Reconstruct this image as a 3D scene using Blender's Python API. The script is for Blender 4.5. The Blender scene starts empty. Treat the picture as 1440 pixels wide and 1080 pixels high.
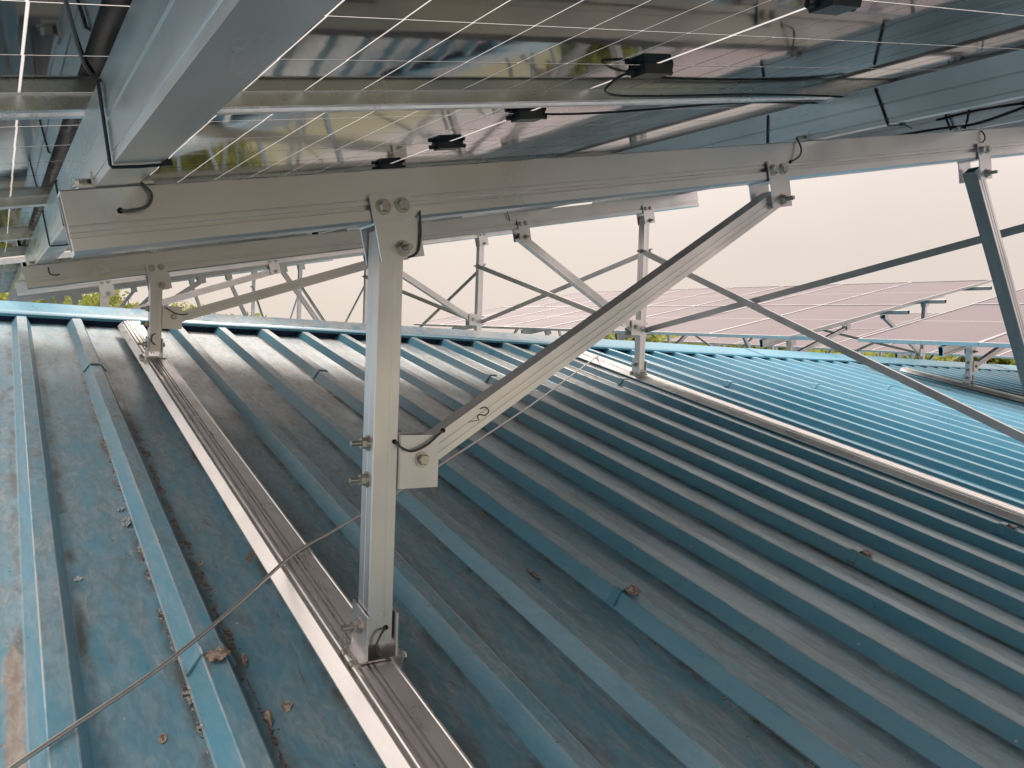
import bpy, bmesh, math, random
from mathutils import Vector, Matrix, noise
random.seed(7)
R = math.radians
sc = bpy.context.scene
col = sc.collection

# ------------------------------------------------------------------ camera
# metres; the camera stands at the origin, X runs along the roof ridge, Y towards the ridge
F_PX, YAW, PITCH, ROLL = 1088.64, .58513, .01778, -.03265
cy, sy, cp, sp = math.cos(YAW), math.sin(YAW), math.cos(PITCH), math.sin(PITCH)
fwd = Vector((sy*cp, cy*cp, -sp)); right0 = Vector((cy, -sy, 0)); down0 = fwd.cross(right0)
right = math.cos(ROLL)*right0 + math.sin(ROLL)*down0
down = -math.sin(ROLL)*right0 + math.cos(ROLL)*down0
cam_d = bpy.data.cameras.new('camera'); cam = bpy.data.objects.new('camera', cam_d); col.objects.link(cam)
cam_d.sensor_width = 36; cam_d.lens = 36*F_PX/1440; cam_d.clip_start = .02; cam_d.clip_end = 3000
cam.matrix_world = Matrix(((right.x, -down.x, -fwd.x, 0), (right.y, -down.y, -fwd.y, 0), (right.z, -down.z, -fwd.z, 0), (0, 0, 0, 1)))
sc.camera = cam

# ------------------------------------------------------------------ sky, sun, exposure
SUN_EL, SUN_AZ = R(48), R(20)          # azimuth clockwise from +Y
w = bpy.data.worlds.new('World'); sc.world = w; w.use_nodes = True
nt = w.node_tree; nt.nodes.clear()
sky = nt.nodes.new('ShaderNodeTexSky'); sky.sky_type = 'NISHITA'; sky.sun_disc = False
sky.sun_elevation = SUN_EL; sky.sun_rotation = SUN_AZ; sky.air_density = 1.5; sky.dust_density = 5.0; sky.ozone_density = 1.0
dim = nt.nodes.new('ShaderNodeMix'); dim.data_type = 'RGBA'; dim.blend_type = 'MULTIPLY'; dim.inputs[0].default_value = 1
dim.inputs[7].default_value = (.10, .10, .10, 1); nt.links.new(sky.outputs[0], dim.inputs[6])
cl = nt.nodes.new('ShaderNodeMix'); cl.data_type = 'RGBA'; cl.inputs[0].default_value = .88      # thick pale cloud cover
cl.inputs[7].default_value = (.86, .75, .685, 1); nt.links.new(dim.outputs[2], cl.inputs[6])
# overcast cover: the cloud is brighter overhead than along the horizon
wg = nt.nodes.new('ShaderNodeTexCoord'); wz_ = nt.nodes.new('ShaderNodeSeparateXYZ'); nt.links.new(wg.outputs['Generated'], wz_.inputs[0])
wr = nt.nodes.new('ShaderNodeMapRange'); wr.interpolation_type = 'SMOOTHSTEP'; nt.links.new(wz_.outputs[2], wr.inputs[0])
wr.inputs[1].default_value = .12; wr.inputs[2].default_value = .95; wr.inputs[3].default_value = .80; wr.inputs[4].default_value = 2.6
cn = nt.nodes.new('ShaderNodeTexNoise'); cn.inputs['Scale'].default_value = 1.7; cn.inputs['Detail'].default_value = 4; nt.links.new(wg.outputs['Generated'], cn.inputs['Vector'])
cr = nt.nodes.new('ShaderNodeMapRange'); cr.inputs[1].default_value = .3; cr.inputs[2].default_value = .7; cr.inputs[3].default_value = .93; cr.inputs[4].default_value = 1.07; nt.links.new(cn.outputs[0], cr.inputs[0])
wm = nt.nodes.new('ShaderNodeMath'); wm.operation = 'MULTIPLY'; nt.links.new(wr.outputs[0], wm.inputs[0]); nt.links.new(cr.outputs[0], wm.inputs[1])
bg = nt.nodes.new('ShaderNodeBackground'); nt.links.new(wm.outputs[0], bg.inputs[1])
out = nt.nodes.new('ShaderNodeOutputWorld'); nt.links.new(cl.outputs[2], bg.inputs[0]); nt.links.new(bg.outputs[0], out.inputs[0])
sd = bpy.data.lights.new('sun', 'SUN'); sd.energy = 1.5; sd.angle = R(14); sd.color = (1, .95, .88)
sun = bpy.data.objects.new('sun', sd); col.objects.link(sun)
sdir = Vector((math.sin(SUN_AZ)*math.cos(SUN_EL), math.cos(SUN_AZ)*math.cos(SUN_EL), math.sin(SUN_EL)))
sun.rotation_euler = sdir.to_track_quat('Z', 'Y').to_euler(); sun.location = sdir*40
cy_ = sc.cycles; cy_.max_bounces = 7; cy_.diffuse_bounces = 3; cy_.glossy_bounces = 4; cy_.transmission_bounces = 3; cy_.use_denoising = True; cy_.use_adaptive_sampling = True; cy_.adaptive_threshold = .02
cy_.sample_clamp_indirect = 1.2; cy_.blur_glossy = 1.5
cy_.caustics_reflective = False; cy_.caustics_refractive = False
vs = sc.view_settings; vs.view_transform = 'Standard'; vs.look = 'None'; vs.exposure = .32; vs.gamma = 1; vs.use_curve_mapping = False

# ------------------------------------------------------------------ materials
class NT:
    def __init__(s, name):
        s.m = bpy.data.materials.new(name); s.m.use_nodes = True
        s.t = s.m.node_tree; s.b = s.t.nodes['Principled BSDF']; s.o = s.t.nodes['Material Output']
    def n(s, typ, **kw):
        x = s.t.nodes.new(typ)
        for k, v in kw.items(): setattr(x, k, v)
        return x
    def l(s, a, b): s.t.links.new(a, b)
    def pos(s, scale=(1, 1, 1), loc=(0, 0, 0)):
        g = s.n('ShaderNodeNewGeometry'); mp = s.n('ShaderNodeMapping'); mp.inputs['Scale'].default_value = scale; mp.inputs['Location'].default_value = loc
        s.l(g.outputs['Position'], mp.inputs['Vector']); return mp.outputs[0]
    def noise(s, vec, scale, detail=4, rough=.55, dist=0):
        x = s.n('ShaderNodeTexNoise'); x.inputs['Scale'].default_value = scale; x.inputs['Detail'].default_value = detail
        x.inputs['Roughness'].default_value = rough; x.inputs['Distortion'].default_value = dist; s.l(vec, x.inputs['Vector']); return x.outputs[0]
    def ramp(s, v, a, b, lo=0, hi=1):
        x = s.n('ShaderNodeMapRange'); x.interpolation_type = 'SMOOTHSTEP'
        x.inputs[1].default_value = a; x.inputs[2].default_value = b; x.inputs[3].default_value = lo; x.inputs[4].default_value = hi; s.l(v, x.inputs[0]); return x.outputs[0]
    def math(s, op, a, b=None):
        x = s.n('ShaderNodeMath', operation=op)
        for i, v in enumerate((a, b)):
            if v is None: continue
            if isinstance(v, (int, float)): x.inputs[i].default_value = v
            else: s.l(v, x.inputs[i])
        return x.outputs[0]
    def mix(s, f, a, b):
        x = s.n('ShaderNodeMix', data_type='RGBA')
        for i, v in ((0, f), (6, a), (7, b)):
            if isinstance(v, (int, float)): x.inputs[i].default_value = v
            elif isinstance(v, tuple): x.inputs[i].default_value = (*v, 1)
            else: s.l(v, x.inputs[i])
        return x.outputs[2]
    def bump(s, h, strength, dist):
        x = s.n('ShaderNodeBump'); x.inputs['Strength'].default_value = strength; x.inputs['Distance'].default_value = dist
        s.l(h, x.inputs['Height']); s.l(x.outputs[0], s.b.inputs['Normal'])
    def set(s, **kw):
        for k, v in kw.items():
            k = k.replace('_', ' ')
            inp = s.b.inputs[k]
            if isinstance(v, (int, float)): inp.default_value = v
            elif isinstance(v, tuple): inp.default_value = (*v, 1)
            else: s.l(v, inp)

M = {}
def alu(name, colr, rough, stretch, metal=.92):
    a = NT(name)
    streak = a.noise(a.pos(stretch), 1, 2, .5)
    blot = a.noise(a.pos((1, 1, 1)), 5, 2, .5)
    c = a.mix(a.ramp(streak, .35, .7), tuple(x*.93 for x in colr), colr)
    c = a.mix(a.ramp(blot, .45, .8, 0, .22), c, tuple(x*.72 for x in colr))
    r = a.math('ADD', a.ramp(blot, .3, .75, rough-.06, rough+.10), a.ramp(streak, .3, .7, -.03, .05))
    a.set(Base_Color=c, Metallic=metal, Roughness=r)
    return a.m
M['alu'] = alu('aluminium_anodised', (.83, .80, .81), .35, (3, 40, 3), .95)
M['alu_rail'] = alu('aluminium_rail', (.92, .90, .875), .33, (60, .6, 60), .80)
M['alu_beam'] = alu('aluminium_beam', (.72, .74, .76), .32, (50, .6, 50), .95)
M['alu_dark'] = alu('aluminium_weathered', (.62, .62, .63), .38, (3, 40, 3))
a = NT('stainless_steel'); nz = a.noise(a.pos(), 180, 3)
a.set(Base_Color=a.mix(nz, (.42, .39, .35), (.66, .62, .57)), Metallic=1.0, Roughness=.33); M['steel'] = a.m
a = NT('black_cable_plastic'); a.set(Base_Color=(.012, .013, .016), Roughness=.42); M['black'] = a.m
a = NT('grey_earth_wire'); a.set(Base_Color=(.10, .095, .085), Roughness=.45, Metallic=.3); M['wire'] = a.m
a = NT('galvanised_wire'); nz = a.noise(a.pos(), 300, 3); a.set(Base_Color=a.mix(nz, (.38, .37, .35), (.62, .60, .57)), Metallic=.85, Roughness=.4); M['galv'] = a.m
a = NT('dark_hole'); a.set(Base_Color=(.01, .01, .01), Roughness=.9); M['hole'] = a.m

# solar cells behind glass
a = NT('solar_cell')
nz = a.noise(a.pos(), 7, 2, .5); nf = a.noise(a.pos((60, 3, 60)), 1, 3, .5)
dust = a.noise(a.pos(), 2.2, 5, .6)
a.set(Base_Color=a.mix(a.ramp(dust, .4, .75), (.010, .012, .017), (.022, .022, .025)), Roughness=a.ramp(dust, .3, .8, .035, .10), IOR=1.52)
a.b.inputs['Coat Weight'].default_value = .18; a.b.inputs['Coat Roughness'].default_value = .02; a.b.inputs['Coat IOR'].default_value = 1.52
a.bump(a.math('ADD', nz, a.math('MULTIPLY', nf, .04)), .035, .01); M['cell'] = a.m
# top side of a far panel: dusty glass over dark cells, white strip at mid length
a = NT('solar_glass_top')
tc = a.n('ShaderNodeTexCoord'); sx = a.n('ShaderNodeSeparateXYZ'); a.l(tc.outputs['Object'], sx.inputs[0])
mid = a.ramp(a.math('ABSOLUTE', sx.outputs[0]), .007, .010, 1, 0)
dust = a.noise(a.pos(), 1.3, 5, .6)
c = a.mix(a.ramp(dust, .3, .75), (.095, .066, .076), (.135, .10, .11)); c = a.mix(mid, c, (.42, .38, .38))
a.set(Base_Color=c, Roughness=a.ramp(dust, .3, .75, .26, .36), IOR=1.45, Specular_Tint=(1, .80, .86)); M['celltop'] = a.m
# the clear gaps between the cells: daylight comes through
a = NT('laminate_gap')
tr = a.n('ShaderNodeBsdfTranslucent'); tr.inputs[0].default_value = (.74, .74, .74, 1)
df = a.n('ShaderNodeBsdfDiffuse'); df.inputs[0].default_value = (.8, .8, .8, 1)
gl = a.n('ShaderNodeBsdfGlossy'); gl.inputs['Roughness'].default_value = .03; lw = a.n('ShaderNodeLayerWeight'); lw.inputs[0].default_value = .5
m1 = a.n('ShaderNodeMixShader'); m1.inputs[0].default_value = .3; a.l(tr.outputs[0], m1.inputs[1]); a.l(df.outputs[0], m1.inputs[2])
m2 = a.n('ShaderNodeMixShader'); a.l(a.math('ADD', a.math('MULTIPLY', a.math('POWER', lw.outputs[1], 5), .9), .04), m2.inputs[0]); a.l(m1.outputs[0], m2.inputs[1]); a.l(gl.outputs[0], m2.inputs[2]); a.l(m2.outputs[0], a.o.inputs[0]); M['gap'] = a.m

# painted roof sheet
RIBX, PITCHX, SL, HC = .59, .25, .22791, .887      # crest x of rib 3, rib pitch, roof slope, camera height above the crests
RIDGE_Y = 4.77
def roof_paint(name, dirty=1.0):
    a = NT(name)
    g = a.n('ShaderNodeNewGeometry'); sp_ = a.n('ShaderNodeSeparateXYZ'); a.l(g.outputs['Position'], sp_.inputs[0])
    sn = a.n('ShaderNodeSeparateXYZ'); a.l(g.outputs['True Normal'], sn.inputs[0])
    up = a.ramp(sn.outputs[2], .80, .97)
    X, Y = sp_.outputs[0], sp_.outputs[1]
    big = a.noise(a.pos((1.0, .7, 1)), 1.6, 5, .6, .3)
    long_ = a.noise(a.pos((26, 1.1, 26)), 1, 3, .65)
    fine = a.noise(a.pos((60, 14, 60)), 1, 4, .7, .6)
    mid_ = a.noise(a.pos((1, .45, 1)), 11, 4, .65, .8)
    blue = a.mix(a.ramp(big, .3, .7), (.070, .305, .445), (.105, .372, .525))
    blue = a.mix(a.ramp(mid_, .35, .75, 0, .6), blue, (.13, .36, .48))
    # chalky bleaching, dust kept where rain does not reach (below the panels, towards the ridge)
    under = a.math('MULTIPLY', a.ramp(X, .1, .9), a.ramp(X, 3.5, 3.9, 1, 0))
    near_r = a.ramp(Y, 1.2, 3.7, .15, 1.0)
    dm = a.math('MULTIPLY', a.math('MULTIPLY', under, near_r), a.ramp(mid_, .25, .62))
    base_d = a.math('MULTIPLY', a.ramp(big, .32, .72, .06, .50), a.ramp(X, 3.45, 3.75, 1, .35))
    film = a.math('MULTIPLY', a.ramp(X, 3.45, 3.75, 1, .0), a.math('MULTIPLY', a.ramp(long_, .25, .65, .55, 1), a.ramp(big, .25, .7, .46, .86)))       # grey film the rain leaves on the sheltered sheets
    d = a.math('MULTIPLY', a.math('MAXIMUM', base_d, a.math('MAXIMUM', film, a.math('MULTIPLY', dm, .95))), a.math('MAXIMUM', up, a.ramp(X, .5, 1.5, .62, .16)))  # dust settles on pans; walls to the right left bluer, painting in their shade
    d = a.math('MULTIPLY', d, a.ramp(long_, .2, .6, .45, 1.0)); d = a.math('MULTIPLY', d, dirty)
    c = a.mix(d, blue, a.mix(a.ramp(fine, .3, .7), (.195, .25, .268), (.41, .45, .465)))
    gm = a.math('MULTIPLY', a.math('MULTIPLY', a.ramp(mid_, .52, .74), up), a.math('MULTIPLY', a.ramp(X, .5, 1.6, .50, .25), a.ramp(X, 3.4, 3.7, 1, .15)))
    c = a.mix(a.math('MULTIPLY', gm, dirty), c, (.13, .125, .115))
    c = a.mix(a.math('MULTIPLY', a.math('MULTIPLY', dm, up), a.ramp(Y, 2.4, 4.2, 0, .75)), c, a.mix(a.ramp(fine, .35, .65), (.40, .39, .37), (.66, .64, .61)))  # dust made paler towards the ridge, painting in daylight from the panel gap
    # streaky bare scuffs on crests and pans
    sc_ = a.math('MULTIPLY', a.ramp(fine, .60, .72), a.math('MULTIPLY', up, a.ramp(long_, .42, .62)))
    c = a.mix(a.math('MULTIPLY', sc_, .55*dirty), c, (.50, .50, .49))
    # worn bright arrises of the rib crests
    fx0 = a.math('ABSOLUTE', a.math('SUBTRACT', a.math('FRACT', a.math('DIVIDE', a.math('SUBTRACT', X, RIBX-PITCHX*40.5), PITCHX)), .5))
    wear = a.math('MULTIPLY', a.math('MULTIPLY', a.ramp(fx0, .066, .074), a.ramp(fx0, .082, .087, 1, 0)), a.ramp(mid_, .35, .6))
    c = a.mix(a.math('MULTIPLY', wear, .6*dirty), c, (.56, .58, .58))
    # grime running along the foot of each rib
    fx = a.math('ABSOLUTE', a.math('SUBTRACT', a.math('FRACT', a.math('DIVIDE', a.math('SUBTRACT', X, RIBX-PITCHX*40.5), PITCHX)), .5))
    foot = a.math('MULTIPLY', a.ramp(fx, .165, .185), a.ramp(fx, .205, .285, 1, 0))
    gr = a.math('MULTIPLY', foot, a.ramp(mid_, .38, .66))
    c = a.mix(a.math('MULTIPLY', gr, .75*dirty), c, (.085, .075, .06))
    # flaked-off paint: grey-brown primer with its own outline
    pk = a.noise(a.pos((1.0, .16, 1.0)), 16, 5, .7, 1.2)
    pl = a.noise(a.pos((1.0, 1, 1.0), (3, 1, 0)), .9, 2, .5)
    peel = a.math('MULTIPLY', a.math('MULTIPLY', a.ramp(pk, .645, .655), a.ramp(pl, .47, .52)), a.ramp(fx, .150, .175))
    peel = a.math('MULTIPLY', peel, up)
    c = a.mix(a.math('MULTIPLY', peel, dirty), c, a.mix(a.ramp(fine, .3, .7), (.17, .14, .115), (.30, .26, .225)))
    # ragged flaking line along the side laps (left foot of every fourth rib)
    lp = a.math('SUBTRACT', a.math('FRACT', a.math('SUBTRACT', X, RIBX-PITCHX-40.5)), .5)
    wob = a.noise(a.pos((9, 5, 3)), 3, 5, .75)
    patch = a.math('MULTIPLY', a.ramp(a.noise(a.pos((1, .6, 1), (2, 3, 0)), .8, 2, .5), .46, .56), a.ramp(X, 1.9, 2.2, 1, .25))
    lim = a.math('MULTIPLY', a.ramp(wob, .44, .74, 0, .011), a.math('MAXIMUM', patch, a.ramp(X, .6, .7, 1, 0)))
    fl = a.math('LESS_THAN', a.math('ABSOLUTE', a.math('ADD', lp, .050)), lim)
    fl2 = a.math('LESS_THAN', a.math('ABSOLUTE', a.math('SUBTRACT', lp, .056)), a.ramp(a.noise(a.pos((9, 4, 3), (9, 4, 2)), 3, 4, .75), .46, .72, 0, .020))
    fl2 = a.math('MULTIPLY', fl2, a.math('MAXIMUM', a.math('GREATER_THAN', patch, .3), a.math('LESS_THAN', X, .6)))
    flc = a.mix(a.ramp(a.noise(a.pos(), 130, 3, .6), .44, .56), (.045, .035, .028), (.46, .44, .41))
    flb = a.mix(a.ramp(a.noise(a.pos(), 90, 3, .6), .40, .62), (.05, .035, .025), (.27, .22, .18))
    c = a.mix(a.math('MULTIPLY', fl, .9*dirty), c, flc); c = a.mix(a.math('MULTIPLY', fl2, .9*dirty), c, flb)
    # long bare strip beside the outermost rib
    st = a.math('LESS_THAN', a.math('ABSOLUTE', a.math('SUBTRACT', X, .030)), a.math('MULTIPLY', a.ramp(wob, .25, .55, .004, .015), a.ramp(Y, 1.62, 1.72, 1, 0)))
    c = a.mix(a.math('MULTIPLY', st, dirty), c, a.mix(a.ramp(fine, .3, .7), (.24, .20, .17), (.38, .34, .30)))
    # rust bleeding
    ru = a.math('MULTIPLY', a.ramp(a.noise(a.pos((1, .5, 1), (7, 2, 1)), 2.1, 6, .7), .66, .76), a.ramp(fx, .13, .24))
    c = a.mix(a.math('MULTIPLY', ru, .22*dirty), c, (.16, .085, .045))
    # droppings and pale specks
    v = a.n('ShaderNodeTexVoronoi'); v.inputs['Scale'].default_value = 21; a.l(a.pos((1, .8, 1)), v.inputs['Vector'])
    vs_ = a.n('ShaderNodeSeparateXYZ'); a.l(v.outputs['Color'], vs_.inputs[0])
    speck = a.math('MULTIPLY', a.math('LESS_THAN', v.outputs['Distance'], .055), a.math('GREATER_THAN', vs_.outputs[0], .80))
    c = a.mix(a.math('MULTIPLY', speck, .8), c, (.62, .62, .60))
    v2 = a.n('ShaderNodeTexVoronoi'); v2.inputs['Scale'].default_value = 34; a.l(a.pos((1, .6, 1), (5, 5, 0)), v2.inputs['Vector'])
    vt = a.n('ShaderNodeSeparateXYZ'); a.l(v2.outputs['Color'], vt.inputs[0])
    dk = a.math('MULTIPLY', a.math('LESS_THAN', v2.outputs['Distance'], .07), a.math('GREATER_THAN', vt.outputs[0], .82))
    c = a.mix(a.math('MULTIPLY', dk, .8), c, (.045, .04, .035))
    a.set(Base_Color=c, Roughness=a.math('ADD', a.ramp(big, .3, .7, .24, .36), a.math('MULTIPLY', d, .20)), Specular_IOR_Level=.6)
    h = a.math('ADD', a.math('MULTIPLY', mid_, .5), a.math('ADD', a.math('MULTIPLY', fine, .10), a.math('MULTIPLY', peel, -.5)))
    a.bump(h, .30, .003); return a.m
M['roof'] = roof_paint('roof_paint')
M['cap'] = roof_paint('ridge_cap_paint', .12)
a = NT('ridge_gap_shade'); a.set(Base_Color=(.012, .035, .09), Roughness=.7); M['ridge_shade'] = a.m  # colour stands for the shade inside the gap under the capping
a = NT('old_sealant'); nz = a.noise(a.pos(), 90, 5, .7)
a.set(Base_Color=a.mix(a.ramp(nz, .35, .65), (.16, .12, .09), (.55, .46, .38)), Roughness=.8); a.bump(nz, .6, .004); M['sealant'] = a.m
a = NT('paint_flake'); nz = a.noise(a.pos(), 60, 4); a.set(Base_Color=a.mix(nz, (.30, .42, .47), (.55, .58, .57)), Roughness=.6); M['flake'] = a.m
a = NT('leaf'); g = a.n('ShaderNodeObjectInfo'); nz = a.noise(a.pos(), .7, 4, .6); n2 = a.noise(a.pos(), 5, 2)
c = a.mix(a.ramp(nz, .3, .7), (.20, .26, .045), (.48, .48, .085)); c = a.mix(a.ramp(n2, .4, .7, 0, .5), c, (.12, .17, .035)); a.set(Base_Color=c, Roughness=.7)
tr = a.n('ShaderNodeBsdfTranslucent'); a.l(c, tr.inputs[0]); mx = a.n('ShaderNodeMixShader'); mx.inputs[0].default_value = .35
a.l(a.b.outputs[0], mx.inputs[1]); a.l(tr.outputs[0], mx.inputs[2]); a.l(mx.outputs[0], a.o.inputs[0]); M['leaf'] = a.m
a = NT('bark'); a.set(Base_Color=a.mix(a.noise(a.pos((8, 8, 1)), 3), (.09, .07, .05), (.2, .17, .13)), Roughness=.9); M['bark'] = a.m
a = NT('ground_grass'); nz = a.noise(a.pos(), .08, 6, .6); a.set(Base_Color=a.mix(nz, (.12, .14, .06), (.26, .23, .15)), Roughness=.95); M['ground'] = a.m
a = NT('plaster_wall'); nz = a.noise(a.pos(), .6, 5, .6); a.set(Base_Color=a.mix(nz, (.50, .49, .46), (.62, .60, .57)), Roughness=.85); M['plaster'] = a.m
a = NT('window_glass'); a.set(Base_Color=(.05, .06, .07), Roughness=.1); M['wglass'] = a.m

# ------------------------------------------------------------------ helpers
def tag(o, label=None, cat=None, group=None, kind=None):
    if label: o['label'] = label
    if cat: o['category'] = cat
    if group: o['group'] = group
    if kind: o['kind'] = kind
    return o
def empty(name, loc=(0, 0, 0)):
    o = bpy.data.objects.new(name, None); o.empty_display_size = .05; col.objects.link(o); o.location = loc; return o
def V(*a): return Vector(a)
class MB:
    def __init__(s): s.v = []; s.f = []
    def add(s, vs_, fs):
        k = len(s.v); s.v += [tuple(x) for x in vs_]; s.f += [tuple(i+k for i in f) for f in fs]; return s
    def box(s, c, ax, ay, az):              # centre and three half axes
        c = Vector(c); ps = [c+a*ax+b*ay+d*az for d in (-1, 1) for b in (-1, 1) for a in (-1, 1)]
        return s.add(ps, [(0, 2, 3, 1), (4, 5, 7, 6), (0, 1, 5, 4), (2, 6, 7, 3), (0, 4, 6, 2), (1, 3, 7, 5)])
    def tube(s, pts, r, n=8, closed=False):
        pts = [Vector(p) for p in pts]; N = len(pts); rings = []
        up = Vector((0, 0, 1)); prev = None
        for i, p in enumerate(pts):
            a = pts[(i-1) % N] if (closed or i > 0) else p; b = pts[(i+1) % N] if (closed or i < N-1) else p
            t = (b-a).normalized()
            if prev is None:
                prev = t.cross(up) if abs(t.z) < .9 else t.cross(Vector((1, 0, 0)))
            e = (prev - t*prev.dot(t)).normalized(); prev = e; g = t.cross(e)
            rr = r[i] if isinstance(r, (list, tuple)) else r
            rings.append([p+rr*(math.cos(2*math.pi*k/n)*e+math.sin(2*math.pi*k/n)*g) for k in range(n)])
        vs_ = [q for rg in rings for q in rg]; fs = []
        for i in range(N if closed else N-1):
            j = (i+1) % N
            for k in range(n): fs.append((i*n+k, i*n+(k+1) % n, j*n+(k+1) % n, j*n+k))
        if not closed: fs += [tuple(range(n-1, -1, -1)), tuple((N-1)*n+k for k in range(n))]
        return s.add(vs_, fs)
    def cyl(s, a, b, r, n=12): return s.tube([a, b], r, n)
    def build(s, name, mat, parent=None, smooth=None):
        org = parent_org(parent)
        me = bpy.data.meshes.new(name); me.from_pydata([(x-org.x, y-org.y, z-org.z) for x, y, z in s.v], [], s.f)
        me.materials.append(mat)
        fix(me, smooth)
        o = bpy.data.objects.new(name, me); col.objects.link(o); o.parent = parent; return o
def parent_org(p):
    v = Vector((0, 0, 0))
    while p is not None: v += p.location; p = p.parent
    return v
def fix(me, smooth=None):
    bm = bmesh.new(); bm.from_mesh(me); bmesh.ops.recalc_face_normals(bm, faces=bm.faces); bm.to_mesh(me); bm.free()
    if smooth:
        for p in me.polygons: p.use_smooth = True
        me.set_sharp_from_angle(angle=R(smooth))
def smoothpath(pts, n=8):
    P = [Vector(p) for p in pts]; res = []
    for i in range(len(P)-1):
        p0 = P[max(i-1, 0)]; p1 = P[i]; p2 = P[i+1]; p3 = P[min(i+2, len(P)-1)]
        for k in range(n):
            t = k/n; res.append(.5*((2*p1)+(p2-p0)*t+(2*p0-5*p1+4*p2-p3)*t*t+(3*p1-p0-3*p2+p3)*t**3))
    return res+[P[-1]]
def extrude(outer, inner, O, A, B, C, L):
    """hollow profile: (a, b) points in the A,B plane pushed L along C, open ends; returns MB"""
    bm = bmesh.new(); O = Vector(O)
    def ring(pts, l): return [bm.verts.new(O+a*A+b*B+l*C) for a, b in pts]
    loops = [(ring(p, 0), ring(p, L)) for p in ((outer, inner) if inner else (outer,))]
    for r0, r1 in loops:
        for i in range(len(r0)):
            j = (i+1) % len(r0); bm.faces.new((r0[i], r0[j], r1[j], r1[i]))
    for e in (0, 1):
        ed = []
        for lp in loops:
            r = lp[e]
            for i in range(len(r)):
                ed.append(bm.edges.get((r[i], r[(i+1) % len(r)])))
        bmesh.ops.triangle_fill(bm, edges=ed, use_beauty=True)
    bm.verts.index_update(); mb = MB(); mb.add([v.co for v in bm.verts], [[v.index for v in f.verts] for f in bm.faces]); bm.free(); return mb
def mesh_of(mb, name, mat, smooth=None):
    me = bpy.data.meshes.new(name); me.from_pydata(mb.v, [], mb.f); me.materials.append(mat); fix(me, smooth); return me
def place(name, me, parent, mat4):
    o = bpy.data.objects.new(name, me); col.objects.link(o); o.parent = parent
    o.matrix_local = Matrix.Translation(-parent_org(parent)) @ mat4; return o
def axes(o, x, y, z): return Matrix(((x.x, y.x, z.x, o.x), (x.y, y.y, z.y, o.y), (x.z, y.z, z.z, o.z), (0, 0, 0, 1)))

# bolts: axis = local +Z, seat at z = 0
def hexpts(r, z): return [(r*math.cos(math.pi/3*k+.2), r*math.sin(math.pi/3*k+.2), z) for k in range(6)]
mb = MB(); mb.cyl((0, 0, 0), (0, 0, .0018), .0115, 16)
mb.add(hexpts(.0082, .0018)+hexpts(.0082, .0075)+hexpts(.0070, .0088), [(k, (k+1) % 6, 6+(k+1) % 6, 6+k) for k in range(6)]+[(6+k, 6+(k+1) % 6, 12+(k+1) % 6, 12+k) for k in range(6)]+[tuple(range(12, 18))])
BOLT = mesh_of(mb, 'bolt_head', M['steel'], 40)
mb = MB(); mb.cyl((0, 0, 0), (0, 0, .0018), .0118, 16); mb.cyl((0, 0, .0018), (0, 0, .0042), .0095, 16)
mb.add(hexpts(.0082, .0042)+hexpts(.0082, .0110), [(k, (k+1) % 6, 6+(k+1) % 6, 6+k) for k in range(6)]+[tuple(range(6, 12))])
for k in range(7): mb.cyl((0, 0, .011+k*.0022), (0, 0, .0128+k*.0022), .0044 if k % 2 else .0040, 10)
NUT = mesh_of(mb, 'stud_nut', M['steel'], 40)
def bolt(parent, pos, axis, me=None, name='bolt'):
    z = Vector(axis).normalized(); x = z.orthogonal().normalized(); y = z.cross(x)
    return place(name, me or BOLT, parent, axes(Vector(pos), x, y, z) @ Matrix.Scale(1.3, 4))

# ------------------------------------------------------------------ roof
def crest(x, y):
    return SL*y-HC if y <= 5.02 else SL*(10.04-y)-HC
roof = empty('roof', (0, 0, -HC)); tag(roof, 'faded blue ribbed metal roof, dusty and flaking below the panels', 'roof', kind='structure')
NRIB0 = -22
def sheet(n0, side, seed):
    """one sheet: four pans, from lap rib n0 (on top) to lap rib n0+4 (below)"""
    rnd = random.Random(seed)
    prof = []                                   # x offset, z below crest
    D = .039
    x0 = RIBX+(n0-3)*PITCHX
    for q in range(5):
        xc = x0+q*PITCHX; lift = .0028 if q == 0 else 0
        if q == 0: prof += [(xc-.0475, -D+.002), (xc-.0435, -D+.0045)]
        else: prof += [(xc-.0455, -D), (xc-.0415, -D+.0015)]
        prof += [(xc-.021, -.0012+lift), (xc-.0185, lift), (xc+.0185, lift), (xc+.021, -.0012+lift)]
        if q == 4: prof += [(xc+.036, -D+.006)]
        else: prof += [(xc+.0415, -D+.0015), (xc+.0455, -D), (xc+.095, -D+.0008), (xc+.155, -D+.0008)]
    ys = [(-7+.3*i) for i in range(40)]; ys = [y for y in ys if y < 4.85]+[4.9]
    if side: ys = [5.1+.9*i for i in range(14)]
    mb = MB(); W = len(prof)
    for y in ys:
        for x, z in prof:
            j = (noise.noise(Vector((x*3, y*1.5, seed)))*.0016)
            mb.v.append((x, y, crest(x, y)+z/math.cos(math.atan(SL))+j))
    for i in range(len(ys)-1):
        for k in range(W-1): mb.f.append((i*W+k, i*W+k+1, (i+1)*W+k+1, (i+1)*W+k))
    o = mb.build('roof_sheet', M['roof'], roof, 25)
    return o
n = NRIB0
while n < 100:
    sheet(n, 0, n); sheet(n, 1, n+500); n += 4
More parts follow.
